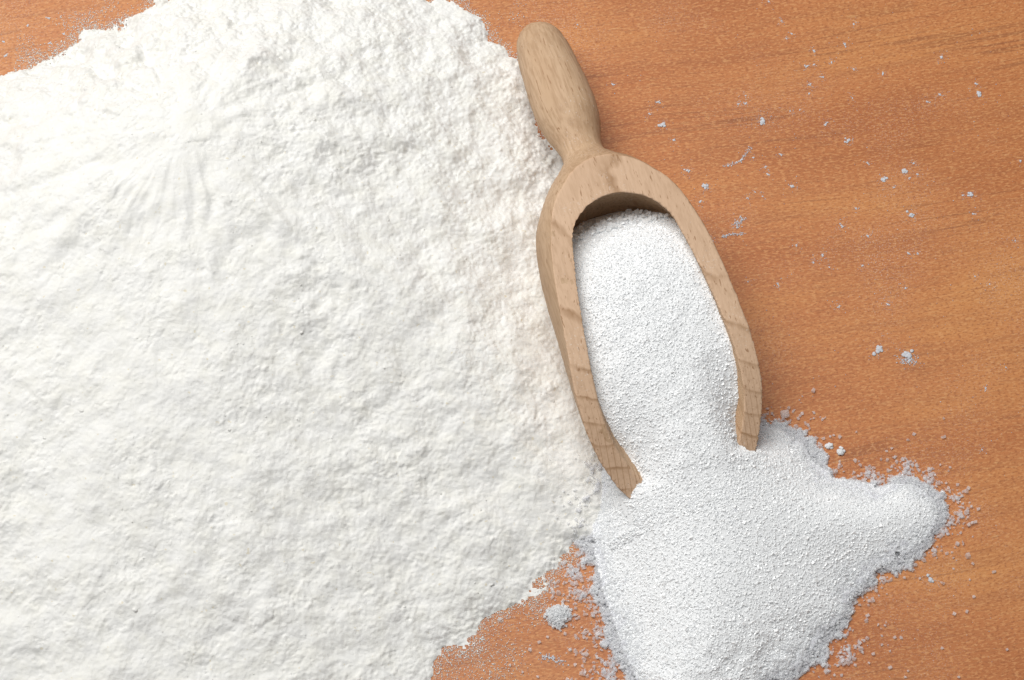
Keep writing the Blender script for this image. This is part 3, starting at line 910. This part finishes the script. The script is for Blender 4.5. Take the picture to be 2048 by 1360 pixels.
# smears: powder rubbed along the board
def smear(name, pts, n, width, seed, label):
    r = np.random.default_rng(seed)
    P = poly(pts); seg = np.linalg.norm(np.diff(P, axis=0), axis=1); cum = np.concatenate([[0], np.cumsum(seg)])
    t = r.uniform(0, cum[-1], n)
    x = np.interp(t, cum, P[:, 0]) + r.normal(0, width, n); y = np.interp(t, cum, P[:, 1]) + r.normal(0, width * 0.7, n)
    c0 = P.mean(axis=0)
    sz = r.uniform(0.00012, 0.00042, n)
    V, F = octa(np.stack([x - c0[0], y - c0[1], sz * 0.12], -1), sz, seed + 1, 0.6)
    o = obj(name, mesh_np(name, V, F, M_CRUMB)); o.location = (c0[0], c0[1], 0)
    tag(o, label, 'flour smear')
smear('flour_smear', [(1450, 333), (1480, 323), (1492, 308), (1500, 294)], 110, 0.00022, 800, 'thin curved streak of white flour smeared on the board')
smear('flour_smear', [(1470, 455), (1478, 444), (1484, 436)], 90, 0.00045, 810, 'short blot of flour powder right of the bowl rim')
smear('flour_smear', [(1446, 474), (1466, 468), (1488, 468)], 80, 0.00022, 820, 'flat dash of flour powder under a short blot')
smear('flour_smear', [(1085, 1312), (1112, 1318), (1125, 1330)], 110, 0.0006, 830, 'faint flour blot on the small triangle of bare board')
smear('flour_smear', [(1800, 720), (1830, 722)], 90, 0.0007, 840, 'powder halo around the larger crumb on the bare board')

# fine flour dust along the foot of the heap
r = np.random.default_rng(900)
ND = 800000
x = r.uniform(-0.105, 0.030, ND); y = r.uniform(-0.092, 0.088, ND)
Dd = sample(D, fx0, fy0, ST, x, y)
reach = 0.0008 + 0.0026 * sstep(-0.5, 1.5, sample(fnoise(D.shape, ST, 0.010, 901), fx0, fy0, ST, x, y))
prob = np.exp(-np.clip(-Dd, 0, 1) / reach) * (Dd < 0.0010) * 0.95 + 0.0008
tri = poly([(870, 1290), (1010, 1270), (1060, 1300), (1020, 1400), (860, 1400)])
prob += 0.30 * sstep(-0.002, 0.004, poly_dist(tri, x, y)) * (Dd < 0.0004)
prob *= (x < at(1100, 300)[0]) | (y < at(1100, 1000)[1])
ok = r.uniform(size=ND) < prob
x, y = x[ok], y[ok]
sz = 0.00010 + 0.00022 * r.uniform(size=len(x)) ** 3
V, F = octa(np.stack([x, y, np.maximum(sample(FLOUR_H, fx0, fy0, ST, x, y), 0) + sz * 0.25], -1), sz, 902, 0.8)
tag(obj('edge_dust', mesh_np('edge_dust', V, F, M_FLOUR), flour), kind='stuff')

# specks of flour dust on the bare board, thicker round the crumbs
r = np.random.default_rng(950)
cc = np.array([at(p[0], p[1])[:2] for p in crumbs + [q_[:3] for q_ in special]]); cr_ = np.array([p[2] for p in crumbs] + [q_[2] for q_ in special]) * 1e-4
i_ = r.choice(len(cc), 2600, p=cr_ / cr_.sum())
xy = cc[i_] + r.normal(0, 1, (2600, 2)) * (cr_[i_] * 1.1 + 0.0003)[:, None]
xy2 = np.stack([r.uniform(at(1250, 0)[0], 0.112, 1500), r.uniform(-0.075, 0.088, 1500)], -1)
xy = np.concatenate([xy, xy2]); xy = xy[scoop_under(xy[:, 0], xy[:, 1]) > 0.5]
sz = 0.00007 + 0.00020 * r.uniform(size=len(xy)) ** 3
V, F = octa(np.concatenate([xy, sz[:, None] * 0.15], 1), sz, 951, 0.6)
tag(obj('flour_dust', mesh_np('flour_dust', V, F, M_CRUMB)), 'fine specks of flour dust over the bare board', 'flour dust', kind='stuff')

# little caked lumps lying on the slopes of the heap
r = np.random.default_rng(970)
NC = 16000
x = r.uniform(-0.112, 0.030, NC); y = r.uniform(-0.090, 0.085, NC)
Dd = sample(D, fx0, fy0, ST, x, y); sf = sample(soft, fx0, fy0, ST, x, y)
cn = sample(fnoise(D.shape, ST, 0.007, 971), fx0, fy0, ST, x, y)
ok = (Dd > 0.003) & (r.uniform(size=NC) < 0.01 + 0.16 * sf * sstep(-0.2, 1.3, cn)) & (scoop_under(x, y) > 0.5)
x, y = x[ok], y[ok]
bmx = bmesh.new(); bmesh.ops.create_icosphere(bmx, subdivisions=1, radius=0.5)
ico = np.array([v_.co[:] for v_ in bmx.verts]); icf = np.array([[v_.index for v_ in f_.verts] for f_ in bmx.faces]); bmx.free()
n = len(x)
sz = 0.00026 + 0.00075 * r.uniform(size=n) ** 3.5
V = ico[None] * (1 + 0.22 * r.normal(size=(n, len(ico), 1))) * sz[:, None, None] * np.stack([r.uniform(.8, 1.5, n), r.uniform(.7, 1.1, n), r.uniform(.34, .50, n)], -1)[:, None, :]
a_ = r.uniform(0, 6.28, n); c_, s_ = np.cos(a_)[:, None], np.sin(a_)[:, None]
V = np.stack([V[..., 0] * c_ - V[..., 1] * s_, V[..., 0] * s_ + V[..., 1] * c_, V[..., 2]], -1)
V = V + np.stack([x, y, sample(FLOUR_H, fx0, fy0, ST, x, y) - sz * 0.16], -1)[:, None]
F = (np.arange(n)[:, None, None] * len(ico) + icf[None]).reshape(-1, 3)
tag(obj('caked_lumps', mesh_np('caked_lumps', V.reshape(-1, 3), F, M_FLOUR), flour), kind='stuff')

# loose sugar around the pile, thinning outwards
r = np.random.default_rng(910)
NG = 80000
x = r.uniform(gx0 + .0005, gx1 - .0005, NG); y = r.uniform(gy0 + .0005, gy1 - .0005, NG)
d = pile_d(x, y)
patch = sstep(-0.3, 1.3, sample(fnoise(shp, SS, 0.006, 911), gx0, gy0, SS, x, y))
reach = 0.00045 + 0.0011 * patch
dens = np.exp(-np.clip(-d, 0, 1) / reach) * 0.62
fr_l = poly([(1120, 1150), (1155, 1085), (1195, 1110), (1230, 1200), (1290, 1400), (1200, 1400), (1185, 1290), (1150, 1200)])
fr_w = poly([(1085, 1150), (1150, 1085), (1180, 1110), (1200, 1200), (1260, 1400), (1120, 1400), (1145, 1290), (1110, 1200)])
dens = np.maximum(dens, 0.24 * sstep(-0.0015, 0.002, poly_dist(fr_w, x, y)) * (0.2 + 0.8 * patch))
dens = np.maximum(dens, 0.75 * sstep(-0.0015, 0.002, poly_dist(fr_l, x, y)) * (0.25 + 0.75 * patch))
lobe = poly([(1880, 980), (1925, 985), (1945, 1015), (1925, 1060), (1890, 1075), (1870, 1060)])
dens = np.maximum(dens, 0.40 * sstep(-0.0012, 0.0015, poly_dist(lobe, x, y)) * (0.3 + 0.7 * patch))
top = poly([(1700, 975), (1730, 940), (1775, 912), (1830, 918), (1885, 965), (1895, 1000), (1800, 990), (1750, 990)])
dens = np.maximum(dens, 0.62 * sstep(-0.0010, 0.0015, poly_dist(top, x, y)) * (0.3 + 0.7 * patch))
clump = poly([(1680, 1290), (1712, 1290), (1705, 1325), (1675, 1330)])
dens = np.maximum(dens, 0.45 * sstep(-0.0008, 0.001, poly_dist(clump, x, y)))
dens = np.maximum(dens, 0.02 * np.exp(-np.clip(-d, 0, 1) / 0.004))
ok = (r.uniform(size=NG) < dens) & (d < 0.0006) & (scoop_under(x, y) > 0.002)
x, y = x[ok], y[ok]
sz = 0.00026 + 0.00040 * r.uniform(size=len(x)) ** 2
zz = np.maximum(sample(FLOUR_H, fx0, fy0, ST, x, y) * (x < fx1 - ST), 0) + sz * 0.45
off = np.array(pile.location)
V, F = cube_grains(np.stack([x, y, zz], -1) - off, sz, 912)
tag(obj('loose_grains', mesh_np('loose_grains', V, F, M_CLEAR, smooth=False), pile), kind='stuff')

GM = [gem('sugar_grain', 1000 + i, M_CLEAR) for i in range(6)]
grains_ = [(1833,1117),(1808,1126),(1821,1140),(1907,1138),(1939,1160),(1947,1194),(1908,1229),(1933,1224),(1808,1157),(1839,1157),(1752,1175),(1752,1182),(1738,1203),(1735,1232),
 (1770,1251),(1764,1272),(1789,1276),(1802,1276),(1728,1282),(1720,1287),(1764,1291),(1780,1303),(1746,1309),(1884,1297),(2014,1300),(1780,1336),(1737,1327),(1724,1305),(1710,1331),
 (1683,1351),(1668,1351),(1652,1334),(1816,1342),(1810,1355),(1917,1355),(1828,869),(1710,922),(1773,903),(1708,945),(1716,953),(1739,945),(1667,871),(1660,874),(1679,875),(1617,852),
 (1679,924),(1892,967),(1915,970),(1936,978),(1911,994),(1924,993),(1942,1013),(1936,1023),(1925,1008),(1951,1045),(1896,1069),(1849,1100),(1628,826),(1627,837),(1604,828),(1586,824),
 (1596,838),(1900,935),(1880,930),(1095,1275),(1130,1268),(1060,1300),(1078,1285),(1140,1300),(1020,1330),(1045,1345),(1150,1330),(1000,1240),(1170,1345),(1075,1355)]
for i, (px, py) in enumerate(grains_):
    r_ = np.random.default_rng(1100 + i)
    o = place('sugar_grain', GM[i % 6], px, py, r_.uniform(0.00044, 0.00072), 1200 + i)
    if px < 1180: lb, gp = 'loose sugar grain on the triangle of bare board between flour and sugar', 'sugar grains on the bare triangle'
    elif py < 960 and px < 1760: lb, gp = 'loose sugar grain on the board between the right scoop arm and the sugar lobe', 'sugar grains by the scoop arm'
    elif py < 1080: lb, gp = 'loose sugar grain around the right tip of the sugar pile', 'sugar grains round the tip of the pile'
    elif py < 1210: lb, gp = 'loose sugar grain under the lower right edge of the sugar lobe', 'sugar grains below the lobe'
    else: lb, gp = 'loose sugar grain on the board at the bottom right of the sugar pile', 'sugar grains at the bottom right'
    tag(o, lb, 'sugar grain', gp)
o = place('sugar_grain', gem('sugar_grain', 1031, M_CLEAR), 1569, 831, 0.0015, 1301)
tag(o, 'largest loose sugar grain in the shadow beside the right scoop arm', 'sugar grain')
lumps = [(1658, 891, 19, 'whitish sugar lump, upper left of the touching pair by the pile'), (1681, 905, 22, 'whitish sugar lump, lower right of the touching pair by the pile')]
for i, (px, py, sz_, lb) in enumerate(lumps):
    o = place('sugar_lump', crumb_mesh('sugar_lump', 1400 + i, M_MASS, n=6, flat=0.75), px, py, sz_ * 1.05e-4, 1410 + i)
    tag(o, lb, 'sugar lump')
# the small round heap of sugar on the bare triangle of board
r = np.random.default_rng(1500)
n = 800
a_ = r.uniform(0, 6.28, n); q_ = np.sqrt(r.uniform(size=n))
c0 = at(1116, 1232)
hh_ = np.clip(1 - q_ ** 2, 0, 1) * 0.0011
sz = r.uniform(0.00022, 0.00042, n)
V, F = cube_grains(np.stack([np.cos(a_) * q_ * 0.0017 * (1 + 0.25 * np.sin(2 * a_ + 1) + 0.18 * np.sin(5 * a_)) + 0.0004 * r.normal(size=n), np.sin(a_) * q_ * 0.0021 * (1 + 0.2 * np.sin(3 * a_)) + 0.0003 * r.normal(size=n), 0.75 * hh_ + sz * 0.3], -1), sz, 1501)
o = obj('sugar_lump', mesh_np('sugar_lump', V, F, M_MILK, smooth=False)); o.location = (c0[0], c0[1], 0)
tag(o, 'small round clump of sugar alone on the triangle of bare board', 'sugar lump')
